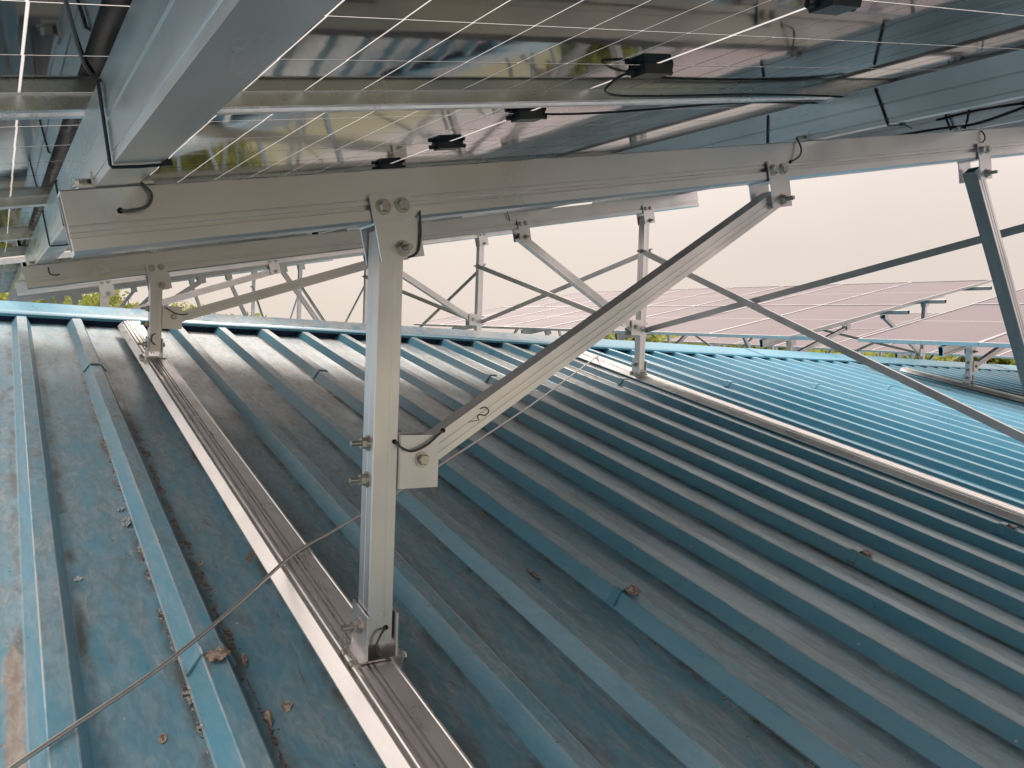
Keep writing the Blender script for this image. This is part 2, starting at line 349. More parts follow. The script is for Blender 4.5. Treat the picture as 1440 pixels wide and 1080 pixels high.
# ridge capping in lengths, turned down along its front edge, dark strip below painting the shade of the gap
def ridge_piece(xa, xb, i):
    lift = .004+.003*(i % 2); z0 = crest(0, RIDGE_Y)+lift; mb = MB(); za = crest(0, 5.02)+lift+.004
    pr = [(RIDGE_Y-.002, z0-.010), (RIDGE_Y-.004, z0+.004), (RIDGE_Y+.014, z0+.020), (RIDGE_Y+.05, z0+.026), (4.99, za+.018), (5.02, za+.022), (5.05, za+.018), (5.26, z0+.012), (5.27, z0-.010)]
    nx = 7
    for k in range(nx):
        x = xa+(xb-xa)*k/(nx-1); jj = noise.noise(Vector((x*1.3, 2, i)))*.003
        for y, z in pr: mb.v.append((x, y, z+jj))
    W = len(pr)
    for k in range(nx-1):
        for q in range(W-1): mb.f.append((k*W+q, k*W+q+1, (k+1)*W+q+1, (k+1)*W+q))
    mb.build('ridge_cap', M['cap'], roof, 50)
x = -6.0; i = 0
while x < 25: ridge_piece(x, x+2.45, i); x += 2.4; i += 1
mb = MB(); mb.box((9.5, 4.812, crest(0, 4.812)-.022), V(15.5, 0, 0), V(0, .012, 0), V(0, 0, .020)); mb.build('ridge_gap_strip', M['ridge_shade'], roof)
# joint collars on the lap ribs
def collar(n0, y, mat, name='lap_clip', big=1.0):
    xc = RIBX+(n0-3)*PITCHX; mb = MB(); pr = [(-.047, -.031), (-.0225, .0035), (-.0185, .0062), (.0185, .0062), (.0225, .0035), (.044, -.028)]
    L = .032*big; W = len(pr)
    for k, (dy, s_) in enumerate(((-L/2, .0), (-L/2, 1), (L/2, 1), (L/2, 0))):
        for a_, b_ in pr: mb.v.append((xc+a_*(1 if s_ else .93), y+dy, crest(0, y+dy)+.003+(b_ if s_ else b_-.004)))
    for k in range(3):
        for q in range(W-1): mb.f.append((k*W+q, k*W+q+1, (k+1)*W+q+1, (k+1)*W+q))
    return mb.build(name, mat, roof)
for n0 in range(-2, 60, 4):
    collar(n0, 3.74, M['roof'], big=1.2 if n0 > 14 else .9)
def crumple(name, c, sx_, sy_, h, seed, mat, parent=None, nrm=V(0, 0, 1)):
    """small crumpled scrap lying on the sheet"""
    rnd = random.Random(seed); mb = MB(); N = 6
    for th in (0, 1):
        for i in range(N):
            for j in range(N):
                u, v = i/(N-1)*2-1, j/(N-1)*2-1; k = 1-.5*abs(noise.noise(Vector((u*2.2, v*2.2, seed*1.7))))
                z = h*(.25+.75*abs(noise.noise(Vector((u*1.4+seed, v*1.4, seed*.37)))))-.0016*th
                uu = u*math.sqrt(1-v*v*.55)*k; vv = v*math.sqrt(1-u*u*.55)*k
                mb.v.append((c[0]+(uu+.25*vv)*sx_, c[1]+vv*sy_, c[2]+z+SL*vv*sy_))
    for th in (0, 1):
        for i in range(N-1):
            for j in range(N-1):
                a_ = th*N*N+i*N+j; mb.f.append((a_, a_+N, a_+N+1, a_+1))
    return mb.build(name, mat, parent)
for n0, y, sd_ in ((2, 1.47, 3), (6, 1.444, 5), (10, 1.43, 8), (14, 1.436, 11)):
    xc = RIBX+(n0-3)*PITCHX; collar(n0, y+.03, M['roof'], big=.8)
    o = crumple('seam_sealant', (xc+.004, y, crest(0, y)+.006), .024, .022, .014, sd_, M['sealant'])
    tag(o, {2: 'torn brown sealant scrap on the rib left of the near rail', 6: 'crumbling brown sealant lump on a rib in the lower middle', 10: 'small broken sealant lump on a shaded rib right of centre', 14: 'broken sealant bit on the rib beside the second rail, right edge'}[n0], 'sealant', 'sealant scraps on the seam ribs')

# ------------------------------------------------------------------ rails along the ribs
AR = V(0, 1, SL).normalized(); NR = V(0, -SL, 1).normalized(); EX = V(1, 0, 0)
RAIL_OUT = [(-.066, .0), (-.066, .003), (-.047, .027), (-.0445, .0275), (-.0445, .019), (-.0395, .019), (-.0395, .032), (-.037, .034), (-.031, .034), (-.0305, .027), (-.0265, .027), (-.026, .036), (-.020, .037), (-.0145, .037), (-.014, .030), (-.0095, .030), (-.009, .037), (-.004, .037), (-.0035, .031), (.0, .031), (.0005, .037), (.033, .037), (.0345, .039), (.0385, .039), (.0385, .006), (.060, .004), (.060, 0), (.03, 0), (.03, .003), (-.03, .003), (-.03, 0)]
def rail(x, y0, y1, label, far=False):
    zc = crest(x, y0)+.0045
    r = empty('roof_rail', (x, y0, zc)); A = AR if not far else V(0, 1, -SL).normalized(); N = NR if not far else V(0, SL, 1).normalized()
    extrude(RAIL_OUT, None, (x, y0, zc), EX, N, A, (y1-y0)/A.y).build('rail_profile', M['alu_rail'], r)
    return tag(r, label, 'rail', 'rails fixed along the roof ribs')

# ------------------------------------------------------------------ mounting tables
T, Q = .23152, .04703
TAU = math.atan(T); U = V(math.cos(TAU), 0, math.sin(TAU)); Wv = V(-math.sin(TAU), 0, math.cos(TAU)); EY = V(0, 1, 0); EZ = V(0, 0, 1)
AP = V(0, 1, Q).normalized(); NP = U.cross(AP).normalized()
XL, XR_, HB = .0898, 3.934, .0946
def zr(x, y, dx=0, dz=0): return .14936+Q*(y-1.3181)+T*(x-dx-XL)+dz      # underside of the rafters
RAFT_OUT = [(.05, 0), (.05, HB), (.002, HB), (0, HB-.002), (0, .0425), (.0016, .0418), (.0016, .0402), (0, .0395), (0, .0325), (.006, .0312), (.006, .0245), (-.003, .0230), (-.003, .005), (.001, 0)]
RAFT_IN = [(.012, .008), (.046, .008), (.046, HB-.004), (.008, HB-.004), (.008, .046), (.012, .04)]
BEAM_OUT = [(0, 0), (0, .010), (.0015, .011), (.0015, .0125), (0, .0135), (0, .047), (.0018, .048), (.0018, .0505), (0, .0515), (0, HB), (.060, HB), (.060, 0)]
BEAM_IN = [(.004, .004), (.004, HB-.004), (.056, HB-.004), (.056, .004)]
POST_OUT = [(0, .002), (.002, 0), (.029, 0), (.0298, .001), (.0318, .001), (.0326, 0), (.048, 0), (.05, .002), (.05, .048), (.048, .05), (.002, .05), (0, .048), (0, .026), (.001, .025), (.001, .023), (0, .022)]
POST_IN = [(.004, .004), (.046, .004), (.046, .046), (.004, .046)]
BR_OUT = [(0, 0), (.045, 0), (.045, .045), (.0, .045), (0, .031), (.0015, .030), (.0015, .027), (0, .026), (0, .017), (.0015, .016), (.0015, .013), (0, .012)]
BR_IN = [(.005, .004), (.041, .004), (.041, .041), (.005, .041)]

def head_bracket(fr, xc, y, dx, dz, detail, wid=.082):
    """H-shaped bracket: upper cheeks on the rafter, lower cheeks on the leg"""
    O = V(xc, y, zr(xc, y, dx, dz)); mb = MB(); t = .002
    for sgn, yf in ((-1, -.0078), (1, .0578)):
        mb.box(O+EY*yf+Wv*.024, U*(wid/2), EY*t, Wv*.0245)
        mb.box(O+EY*(yf+sgn*.0006)-Wv*.0360+U*.004, U*(wid/2+.003), EY*t, Wv*.0345)
        mb.box(O+EY*(yf+sgn*.0018)-Wv*.001, U*(wid/2+.001), EY*t, Wv*.0022)
    mb.box(O+EY*.025-Wv*.0025, U*(wid/2), EY*.034, Wv*.0018)
    b = mb.build('head_bracket', M['alu'], fr)
    if detail:
        for du in (-.018, .020): bolt(b, O+EY*(-.0098)+Wv*.026+U*du, -EY)
        bolt(b, O+EY*(-.0104)-Wv*.052+U*.006, -EY, NUT)
    return b
def post(fr, xc, y, z0, z1):
    O = V(xc-.025, y, z0); return extrude(POST_OUT, POST_IN, O, EX, EY, EZ, z1-z0).build('post', M['alu'], fr)
def foot_bracket(fr, xc, y, detail, far=False):
    A = AR if not far else V(0, 1, -SL).normalized(); N = NR if not far else V(0, SL, 1).normalized()
    O = V(xc, y+.025, crest(xc, y+.025)+.0445); mb = MB(); t = .002
    for s_ in (-1, 1):
        mb.box(O+EX*s_*.0295+EZ*.042, EX*t, A*.036, EZ*.042)
        mb.box(O+EX*s_*.0425-N*.0105, EX*t, A*.036, N*.0125)
        mb.box(O+EX*s_*.036+N*.0022, EX*.0085, A*.036, N*.0018)
    mb.box(O+N*.0020, EX*.0295, A*.036, N*.0018)
    b = mb.build('foot_bracket', M['alu'], fr)
    if detail:
        bolt(b, O-EX*.0315+EZ*.052, -EX, NUT); bolt(b, O+EX*.0315+EZ*.052, EX)
        for dy in (-.020, .020): bolt(b, O-EX*.0445+A*dy-N*.0095, -EX); bolt(b, O+EX*.0445+A*dy-N*.0095, EX)
    return b
def leg_clip(fr, xf, y, z, side, detail):
    """U-shaped clip bolted to the face of a post; side +1 opens to the right"""
    mb = MB(); t = .002; L = .040
    mb.box((xf+side*t, y+.025, z), EX*t, EY*.0285, EZ*.050)
    for yy in (-.0055, .0555): mb.box((xf+side*(L+.001), y+yy, z), EX*L, EY*t, EZ*.050)
    b = mb.build('brace_clip', M['alu'], fr)
    if detail:
        bolt(b, (xf+side*.046, y-.0075, z+.004), -EY)
        for dz in (-.034, .034): bolt(b, (xf-side*.050, y+.025, z+dz), -EX*side, NUT); bolt(b, (xf+side*.0042, y+.025, z+dz), EX*side)
    return b
def brace(fr, a, b, y):
    a, b = V(a[0], y, a[1]), V(b[0], y, b[1]); d = (b-a).normalized(); up = V(-d.z, 0, d.x)
    if up.z < 0: up = -up
    A_ = EY
    return extrude(BR_OUT, BR_IN, a+EY*.002-up*.0225-d*.02, A_, up, d, (b-a).length+.035).build('brace', M['alu'], fr)
def frame(y, label, dx=0, dz=0, detail=2, xa=.598, xb=3.47, b1=(.668, None, 1.676), b2=(2.50, None), hollow=True):
    far = y > 5
    za, zb = crest(xa+dx, y)+.072, crest(xb+dx, y)+.072
    fr = empty('support_frame', (xa+dx, y+.025, za-.03))
    extrude(RAFT_OUT, RAFT_IN, (XL+dx, y, zr(XL+dx, y, dx, dz)), EY, Wv, U, (XR_-XL)/math.cos(TAU)).build('rafter', M['alu'], fr)
    for xc, z0 in ((xa+dx, za), (xb+dx, zb)):
        post(fr, xc, y, z0, zr(xc, y, dx, dz)-.006-.012); head_bracket(fr, xc, y, dx, dz, detail, .082); foot_bracket(fr, xc, y, detail, far)
    la = zr(xa+dx, y, dx, dz)-za
    z1 = b1[1] if b1[1] is not None else za+max(.10, la*.42)
    leg_clip(fr, xa+dx+.0255, y, z1, 1, detail); head_bracket(fr, b1[2]+dx, y, dx, dz, detail, .070)
    brace(fr, (b1[0]+dx, z1), (b1[2]+dx+.004, zr(b1[2]+dx, y, dx, dz)-.052), y)
    z2 = b2[1] if b2[1] is not None else zb+.27
    leg_clip(fr, xb+dx-.0255, y, z2, -1, detail); head_bracket(fr, b2[0]+dx, y, dx, dz, detail, .070)
    brace(fr, (b2[0]+dx+.004, zr(b2[0]+dx, y, dx, dz)-.052), (xb+dx-.072, z2), y)
    return tag(fr, label, 'frame', 'aluminium frames carrying the panels')
def cross_brace(xb, ya, za, yb, zb, label, off):
    a, b = V(xb+off, ya, za), V(xb+off, yb, zb); d = (b-a).normalized(); up = EX.cross(d).normalized(); o = empty('cross_brace', a)
    mb = MB(); mb.box((a+b)/2, d*((b-a).length/2+.03), EX*.0018, up*.017); mb.box((a+b)/2+up*.0155+EX*.011, d*((b-a).length/2+.03), EX*.011, up*.0017)
    mb.build('angle_bar', M['alu_dark'], o)
    for p in (a, b):
        bolt(o, p-EX*.0018, -EX, NUT)
    return tag(o, label, 'brace', 'diagonal bars between the tall posts')

# beam = purlin lying across the rafters
def beam_pt(x, y, dx=0, dz=0): return V(x+dx, y, zr(x+dx, y, dx, dz)+(HB+.0012)/math.cos(TAU))
BEAM_LOW = [(0, 0), (0, .045), (.050, .045), (.050, 0)]; BEAM_LOW_IN = [(.003, .003), (.003, .042), (.047, .042), (.047, .003)]
def beam(x, y0, y1, label, dx=0, dz=0, frames=(), detail=True, low=False):
    O = beam_pt(x, y0, dx, dz); o = empty('purlin_beam', O)
    extrude(BEAM_LOW if low else BEAM_OUT, BEAM_LOW_IN if low else BEAM_IN, O, U, NP, AP, (y1-y0)/AP.y).build('beam_profile', M['alu_dark' if low else 'alu_beam'], o)
    for fy in frames:
        P = beam_pt(x, fy, dx, dz)
        for sgn, off in ((-1, -.001), (1, .061)):
            mb = MB(); mb.box(P+U*(off+sgn*.010)+AP*.025+NP*.0025, U*.011, AP*.020, NP*.002); mb.box(P+U*(off+sgn*.0005)+AP*.025+NP*.012, U*.0016, AP*.020, NP*.011)
            c = mb.build('clamp', M['alu'], o)
            if detail: bolt(c, P+U*(off+sgn*.012)+AP*.025+NP*.0045, NP)
    return tag(o, label, 'beam', 'long beams below the panels')

# panels ----------------------------------------------------------
PL, PW, PH, ZG = 2.222, 1.128, .032, .0235
def panel_frame_mesh():
    mb = MB(); hl, hw = PL/2, PW/2
    def bar(c, half, along, inward):
        mb.box(c+inward*.0045+V(0, 0, PH/2), along*half, inward*.0045, V(0, 0, PH/2))
        mb.box(c+inward*.013+V(0, 0, .001), along*half, inward*.0040, V(0, 0, .001))
        mb.box(c+inward*.0075+V(0, 0, PH+.0006), along*half, inward*.0075, V(0, 0, .0006))
        mb.box(c+inward*.0105+V(0, 0, ZG+.0055), along*half, inward*.0016, V(0, 0, .003))
    X, Y = V(1, 0, 0), V(0, 1, 0)
    bar(-Y*hw, hl, X, Y); bar(Y*hw, hl, X, -Y); bar(-X*hl, hw-.009, Y, X); bar(X*hl, hw-.009, Y, -X)
    return mesh_of(mb, 'panel_frame', M['alu_beam'])
PF = panel_frame_mesh(); PF_FAR = PF.copy(); PF_FAR.materials[0] = M['alu_dark']
mb = MB(); mb.add([(-PL/2+.008, -PW/2+.008, ZG), (PL/2-.008, -PW/2+.008, ZG), (PL/2-.008, PW/2-.008, ZG), (-PL/2+.008, PW/2-.008, ZG)], [(0, 1, 2, 3)]); SHEET = mesh_of(mb, 'laminate', M['gap'])
mb = MB(); mb.box((0, 0, ZG), V(PL/2-.008, 0, 0), V(0, PW/2-.008, 0), V(0, 0, .003)); SLAB = mesh_of(mb, 'laminate_slab', M['celltop'])
CPX, CPY, GX, GY = .0990, .1842, .0036, .0040
def cell_xy():
    for i in range(22):
        for j in range(6):
            yield (i-10.5)*CPX+(.0045 if i >= 11 else -.0045), (j-2.5)*CPY
mb = MB(); mb.box((0, 0, 0), V((CPX-GX)/2, 0, 0), V(0, (CPY-GY)/2, 0), V(0, 0, .0006)); CELL = mesh_of(mb, 'cell', M['cell'])
mb = MB()
for cx, cyy in cell_xy(): mb.box((cx, cyy, ZG), V((CPX-GX)/2, 0, 0), V(0, (CPY-GY)/2, 0), V(0, 0, .0006))
CELLS = mesh_of(mb, 'cell_array', M['cell'])
mb = MB()
mb.add([(-.036, -.022, 0), (.036, -.022, 0), (.036, .022, 0), (-.036, .022, 0), (-.033, -.019, -.017), (.033, -.019, -.017), (.033, .019, -.017), (-.033, .019, -.017)], [(0, 1, 2, 3), (4, 7, 6, 5), (0, 4, 5, 1), (1, 5, 6, 2), (2, 6, 7, 3), (3, 7, 4, 0)])
mb.cyl((.030, .006, -.008), (.058, .008, -.009), .0055, 8); mb.cyl((-.030, .006, -.008), (-.052, .008, -.009), .0055, 8)
JBOX = mesh_of(mb, 'junction_box', M['black'], 30)
COLC = (.990, 3.165)
def panel(ci, yc, label, dx=0, dz=0, mode='array', boxes=True, bh=HB):
    P = V(COLC[ci]+dx, yc, zr(COLC[ci]+dx, yc, dx, dz)+(HB+bh+.0024)/math.cos(TAU))
    p = empty('solar_panel', P); m4 = axes(P, U, AP, NP)
    place('panel_frame', PF_FAR if mode == 'slab' else PF, p, m4)
    if mode == 'slab': place('laminate', SLAB, p, m4)
    else:
        s_ = place('laminate', SHEET, p, m4)
        if mode == 'array': place('cell_array', CELLS, p, m4)
        else:
            for cx, cyy in cell_xy(): place('cell', CELL, p, m4 @ Matrix.Translation((cx, cyy, ZG)))
    if boxes:
        for dy in (-.375, 0, .375): place('junction_box', JBOX, p, m4 @ Matrix.Translation((0, dy, ZG-.0008)))
    return tag(p, label, 'solar panel', 'solar panels on the roof tables')

ROW_DX = 7.16; PYF = 1.134
YA = (-1.08, 1.3181, 3.7155); YB = (5.78, 8.28, 10.65, 13.02)
XA, XB = .598, 3.47
NUMW = ['nearest', 'second', 'third', 'fourth', 'fifth', 'sixth', 'seventh', 'eighth']
# row 1 --------------------------------------------------------------
rail(.583, -7, 4.58, 'pale grooved aluminium rail running up under the near post')
rail(3.50, -7, 4.62, 'aluminium rail further right, between shaded and bright blue roof')
rail(.583, 5.35, 15, 'aluminium rail down the far slope under the short posts', True)
rail(3.50, 5.35, 15, 'aluminium rail down the far slope under the tall posts', True)
f1 = frame(YA[1], 'large near aluminium frame with the post in the middle foreground', xa=.598, xb=3.47, b1=(.668, -.178, 1.676), b2=(2.728, None))
f2 = frame(YA[2], 'second frame, short post at the top of the near rail', xa=.570, xb=3.465, b1=(.66, .185, 1.80), b2=(2.50, .30))
f0 = frame(YA[0], 'frame behind the viewpoint, its rafter over the near roof', detail=0)
for i, y in enumerate(YB):
    frame(y, ['first frame beyond the ridge cap, seen below the second rafter', 'second frame beyond the ridge, its tall post left of the near post', 'third frame beyond the ridge, thin post left of centre', 'farthest frame of the row beyond the ridge'][i], detail=1 if i == 0 else 0, xa=.575, b2=(2.50, None))
def xpair(ya, yb, dx, tag_, dz=0, dtop=.25, dbot=.255):
    x = XB+dx; lo = lambda y: crest(x, y)+.072+dbot; hi = lambda y: zr(x, y, dx, dz)-dtop
    cross_brace(x, ya+.02, lo(ya), yb+.02, hi(yb), tag_+', rising', -.0275)
    cross_brace(x, ya+.02, hi(ya), yb+.02, lo(yb), tag_+', falling', .0275)
xpair(YA[1], YA[2], 0, 'grey diagonal bar crossing the sky at the right')
xpair(YA[2], YB[0], 0, 'thin diagonal bar over the ridge left of the tall post')
xpair(YB[0], YB[1], 0, 'thin diagonal bar just right of the near post, beyond the ridge')
xpair(YB[1], YB[2], 0, 'thin diagonal bar just left of the near post, beyond the ridge')
xpair(YB[2], YB[3], 0, 'farthest thin diagonal bar beyond the ridge, left of centre')
BX = (.115, 1.815, 2.64, 3.775)
BN = ['wide bluish beam along the low panel edge, upper left', 'bluish beam sloping across the upper right, tied with black straps', 'beam just beyond the strapped beam, carrying the cables', 'beam along the high panel edge']
for i, bx_ in enumerate(BX):
    beam(bx_, -2.15, 4.66, BN[i], frames=YA)
    beam(bx_, 5.32, 14.4, BN[i]+', far slope part beyond the ridge', frames=YB, detail=False)
PY = 1.15; J0 = 1.262
for k in range(-3, 3):
    for ci in (0, 1):
        yc = J0+PY*(k+.5)
        who = ['behind the viewpoint', 'just behind the viewpoint', 'directly overhead, glass and cells filling the top', 'right behind the first bright joint', 'behind the second joint', 'last before the ridge gap'][k+3]
        panel(ci, yc, 'panel underside %s, %s' % (who, 'low side' if ci == 0 else 'high side'), mode='cells' if (ci == 0 and k in (-1, 0, 1)) else 'array')
for k in range(8):
    for ci in (0, 1): panel(ci, 5.42+PY*(k+.5), 'solar panel beyond the ridge, %s of its column, %s' % (NUMW[k], 'low side' if ci == 0 else 'high side'), mode='array', boxes=False)
# rows 2 and 3, seen over the ridge ------------------------------------
for rw, (dx, dz) in enumerate(((ROW_DX, -.010), (2*ROW_DX-.1, -.015))):
    nm = ['next row to the right', 'farthest row to the right'][rw]
    rail(.583+dx, -7, 4.42, 'aluminium rail under the low side of the '+nm); rail(3.50+dx, -7, 4.42, 'aluminium rail under the high side of the '+nm)
    rail(.583+dx, 5.35, 15, 'far slope rail, low side of the '+nm, True); rail(3.50+dx, 5.35, 15, 'far slope rail, high side of the '+nm, True)
    for i, y in enumerate(YA+YB):
        where = ['near end', 'middle of the near table', 'short post standing before the ridge', 'first beyond the ridge', 'second beyond the ridge', 'third beyond the ridge', 'last beyond the ridge'][i]
        frame(y+(.04 if i == 2 else 0), 'grey frame of the %s, %s' % (nm, where), dx, dz, detail=1 if (rw == 0 and i == 2) else 0)
    xpair(YA[1], YA[2], dx, 'diagonal bar below the near table of the '+nm, dz); xpair(YB[0], YB[1], dx, 'diagonal bar below the far table of the '+nm, dz)
    xpair(YB[1], YB[2], dx, 'distant diagonal bar below the far table of the '+nm, dz)
    for i, bx_ in enumerate(BX):
        bn = ['lowest', 'second', 'third', 'highest'][i]
        beam(bx_, -2.3, 4.42, '%s beam of the %s, before the ridge' % (bn, nm), dx, dz, frames=(), detail=False, low=True)
        beam(bx_, 5.10, 14.4, '%s beam of the %s, its open end over the ridge' % (bn, nm), dx, dz, frames=(), detail=False, low=True)
    for k in range(6):
        for ci in (0, 1): panel(ci, 4.50-PYF*(k+.5), 'pink panel, %s, near table, %s from its end, %s' % (nm, ['first', 'second', 'third', 'fourth', 'fifth', 'sixth'][k], 'low side' if ci == 0 else 'high side'), dx, dz, 'slab', False, .045)
    for k in range(8):
        for ci in (0, 1): panel(ci, 5.30+PYF*(k+.5), 'pink panel, %s, far table, %s from ridge, %s' % (nm, NUMW[k], 'low side' if ci == 0 else 'high side'), dx, dz, 'slab', False, .045)

# ------------------------------------------------------------------ wires, ties and cables
def wire(name, pts, r, mat, label, cat, parent=None, n=8, group=None, k=8):
    mb = MB(); mb.tube(smoothpath(pts, k), r, n); o = mb.build(name, mat, parent, 60)
    if parent is None: tag(o, label, cat, group)
    return o
wp = [(.020, 1.275), (.027, 1.287), (.111, 1.353), (.241, 1.436), (.40, 1.58), (.567, 1.749), (.69, 1.842), (.805, 1.93), (1.001, 2.084), (1.628, 2.599), (2.226, 3.101), (3.40, 4.12), (3.502, 4.211)]
wz = [.008, .009, .010, .026, .036, .046, .047, .047, .047, .046, .046, .047, .047]
mb = MB(); mb.tube(smoothpath([(x, y, crest(x, y)+z) for (x, y), z in zip(wp, wz)], 6), .0042, 8)
tag(mb.build('steel_wire', M['galv'], None, 60), 'thin grey steel wire crossing the roof ribs behind the near post', 'wire')
# earth jumpers of the near frame (parts of it) with their screw holes
def hole(parent, p, r=.0045):
    mb = MB(); mb.cyl(V(*p)+EY*.003, V(*p)-EY*.0012, r, 14); return mb.build('hole_disc', M['hole'], parent, 40)  # solid dark disc painting in the unlit screw hole
y = YA[1]
def jumper(pts, parent, r=.0023): return wire('earth_wire', pts, r, M['wire'], None, None, parent)
jumper([(.150, y-.003, .223), (.163, y-.012, .224), (.184, y-.016, .233), (.190, y-.012, .252), (.178, y-.004, .268), (.168, y+.006, .278)], f1); hole(f1, (.149, y-.0005, .223))
jumper([(.652, y-.001, .293), (.648, y-.012, .278), (.649, y-.014, .245), (.645, y-.012, .215), (.628, y-.009, .203), (.612, y-.001, .203)], f1); hole(f1, (.652, y-.0005, .293)); hole(f1, (.610, y-.0005, .203))
jumper([(.617, y-.001, -.140), (.624, y-.012, -.150), (.645, y-.016, -.157), (.675, y-.015, -.146), (.700, y-.012, -.128), (.716, y-.001, -.122)], f1); hole(f1, (.615, y-.0005, -.140)); hole(f1, (.718, y+.0015, -.121))
jumper([(.607, y-.001, -.488), (.594, y-.012, -.494), (.585, y-.014, -.512), (.592, y-.012, -.532), (.615, y-.010, -.545), (.622, y-.012, -.556), (.612, y-.012, -.566), (.604, y-.002, -.563)], f1); hole(f1, (.609, y-.0005, -.487))
jumper([(1.733, y-.001, .574), (1.752, y-.012, .590), (1.758, y-.012, .612), (1.752, y-.002, .640)], f1); hole(f1, (1.731, y-.0005, .574))
jumper([(2.722, y-.001, .808), (2.724, y-.010, .822), (2.720, y-.008, .838), (2.716, y-.001, .850)], f1); hole(f1, (2.722, y-.0005, .806))
ink = [(.7996, -.0791), (.812, -.0755), (.8206, -.0834), (.8126, -.0919), (.80, -.0904), (.7948, -.0956), (.7988, -.1018), (.789, -.1027), (.7744, -.1058)]
mb = MB(); mb.tube(smoothpath([(a_, y+.0018, b_) for a_, b_ in ink], 5), [.0012 if k < 28 else .0007 for k in range(5*8+1)], 5); mb.build('pen_mark', M['wire'], f1, 60)
y = YA[2]
jumper([(.70, y-.001, .205), (.675, y-.012, .20), (.645, y-.014, .205), (.61, y-.010, .225), (.598, y-.001, .228)], f2, .0026)
jumper([(.20, y-.001, .335), (.185, y-.01, .33), (.165, y-.01, .335), (.16, y-.002, .36)], f2, .0026)
jumper([(2.41, y-.001, .85), (2.395, y-.012, .87), (2.385, y-.010, .90), (2.39, y-.001, .925)], f2, .0026)
jumper([(.57, y-.001, .11), (.556, y-.01, .10), (.555, y-.01, .075), (.57, y-.008, .06)], f2, .0026)
y = YA[1]
# black ties strapped round the beams
def tie(bx_, yy, label, skew=0, tail=None, r=.0023):
    P = beam_pt(bx_, yy); e = .0035; c = [(-e, -e), (.03, -e-.001), (.060+e, -e), (.060+e, HB*.5), (.060+e, HB-.004), (-e, HB-.004), (-e, HB*.5)]
    pts = [P+U*a_+NP*b_+AP*skew*(b_/HB) for a_, b_ in c]
    mb = MB(); path = []
    for i in range(len(pts)):
        a_, b_ = pts[i], pts[(i+1) % len(pts)]; path += [a_.lerp(b_, t) for t in (.06, .5, .94)]
    mb.tube(path, r, 6, True)
    if tail:
        q = P+U*(.060+e)+NP*-.002; mb.box(q, U*.006, AP*.005, NP*.004); mb.tube(smoothpath([q]+[q+V(*t) for t in tail], 5), r*.8, 6)
    return tag(mb.build('cable_tie', M['black'], None, 50), label, 'cable tie', 'black straps round the beams')
tie(.115, 1.10, 'black strap round the wide upper left beam, its tail standing up', -.05, [(.0, -.004, .02), (.002, -.006, .05)])
tie(.115, 1.95, 'black strap round the low beam just past the near rafter', -.04)
tie(.115, 2.55, 'black strap round the low beam, farther back near the second rafter', -.04)
tie(1.815, 1.46, 'black strap round the right beam, close above the brace bracket', -.01)
tie(1.815, 1.10, 'black strap round the right beam nearer the viewer', .03, [(.02, .0, -.001), (.05, .004, .0)])
tie(2.64, 1.33, 'black strap round the beam that carries the cables', -.02)
# cables
def pp(x, y_, off): return V(x, y_, zr(x, y_)+(2*HB+.0024)/math.cos(TAU))+NP*off
pts = [pp(.955, 1.062, ZG-.009), pp(.93, 1.070, ZG-.014), pp(.925, 1.095, .004), pp(.94, 1.135, -.004), pp(1.02, 1.185, -.002), pp(1.2, 1.222, .004), pp(1.45, 1.226, .006), pp(1.70, 1.222, .0), pp(1.80, 1.215, -.006)]
wire('panel_cable', pts, .0025, M['black'], 'black cable looping from the overhead junction box along the bright panel joint', 'cable')
pts = [pp(1.02, 1.44, ZG-.009), pp(1.06, 1.43, ZG-.012), pp(1.12, 1.40, .006), pp(1.2, 1.34, -.002), pp(1.5, 1.30, .002), pp(1.8, 1.29, -.005)]
wire('panel_cable', pts, .0025, M['black'], 'black cable from the junction box just past the first joint', 'cable')
B3 = beam_pt(2.64, 1.0)
def b3(yy, dz_, dx_=0): return beam_pt(2.64, yy)+V(-.012+dx_, 0, dz_)
for i, (pts, lb) in enumerate((([b3(.1, .02), b3(.5, .03), b3(.85, .025), b3(1.12, .045), b3(1.28, .055), b3(1.42, .05)], 'thick black cable with connector along the far beam, upper right'),
                              ([b3(.1, .055), b3(.6, .062), b3(1.0, .06), b3(1.15, .035), b3(1.30, .012), b3(1.45, .02), b3(1.9, .03)], 'black cable crossing below the connector, upper right'))):
    o = wire('power_cable', pts, .0042, M['black'], lb, 'cable', group='cables on the far beam')
    if i == 0:
        mb = MB(); a_, b_ = b3(.98, .033), b3(1.16, .048); mb.tube([a_, a_.lerp(b_, .15), a_.lerp(b_, .45), a_.lerp(b_, .5), a_.lerp(b_, .55), a_.lerp(b_, .85), b_], [.005, .010, .0115, .008, .0115, .010, .005], 10); mb.build('connector', M['black'], o, 50)
mb = MB(); mb.tube(smoothpath([beam_pt(2.64, 1.38)+V(-.004, 0, .092), beam_pt(2.64, 1.385)+V(-.020, 0, .07), beam_pt(2.64, 1.38)+V(-.024, 0, .04), beam_pt(2.64, 1.37)+V(-.012, 0, .006)], 6), .0035, 8)
tag(mb.build('power_cable', M['black'], None, 60), 'short black cable loop hanging on the far beam, upper right', 'cable', 'cables on the far beam')
pts = [pp(.049, .835, ZG-.004), pp(.051, .857, ZG-.006), pp(.065, .959, ZG-.008), pp(.076, 1.03, ZG-.008), pp(.087, 1.09, ZG-.006), pp(.10, 1.14, ZG-.004)]
wire('panel_cable', pts, .0022, M['black'], 'thin black lead hanging under the overhead panel, far upper left', 'cable')
# mid clamps on the top seams of the next row
mbc = MB(); mbc.box((0, 0, .003), V(.02, 0, 0), V(0, .016, 0), V(0, 0, .003)); CLAMP = mesh_of(mbc, 'seam_clamp', M['alu'])

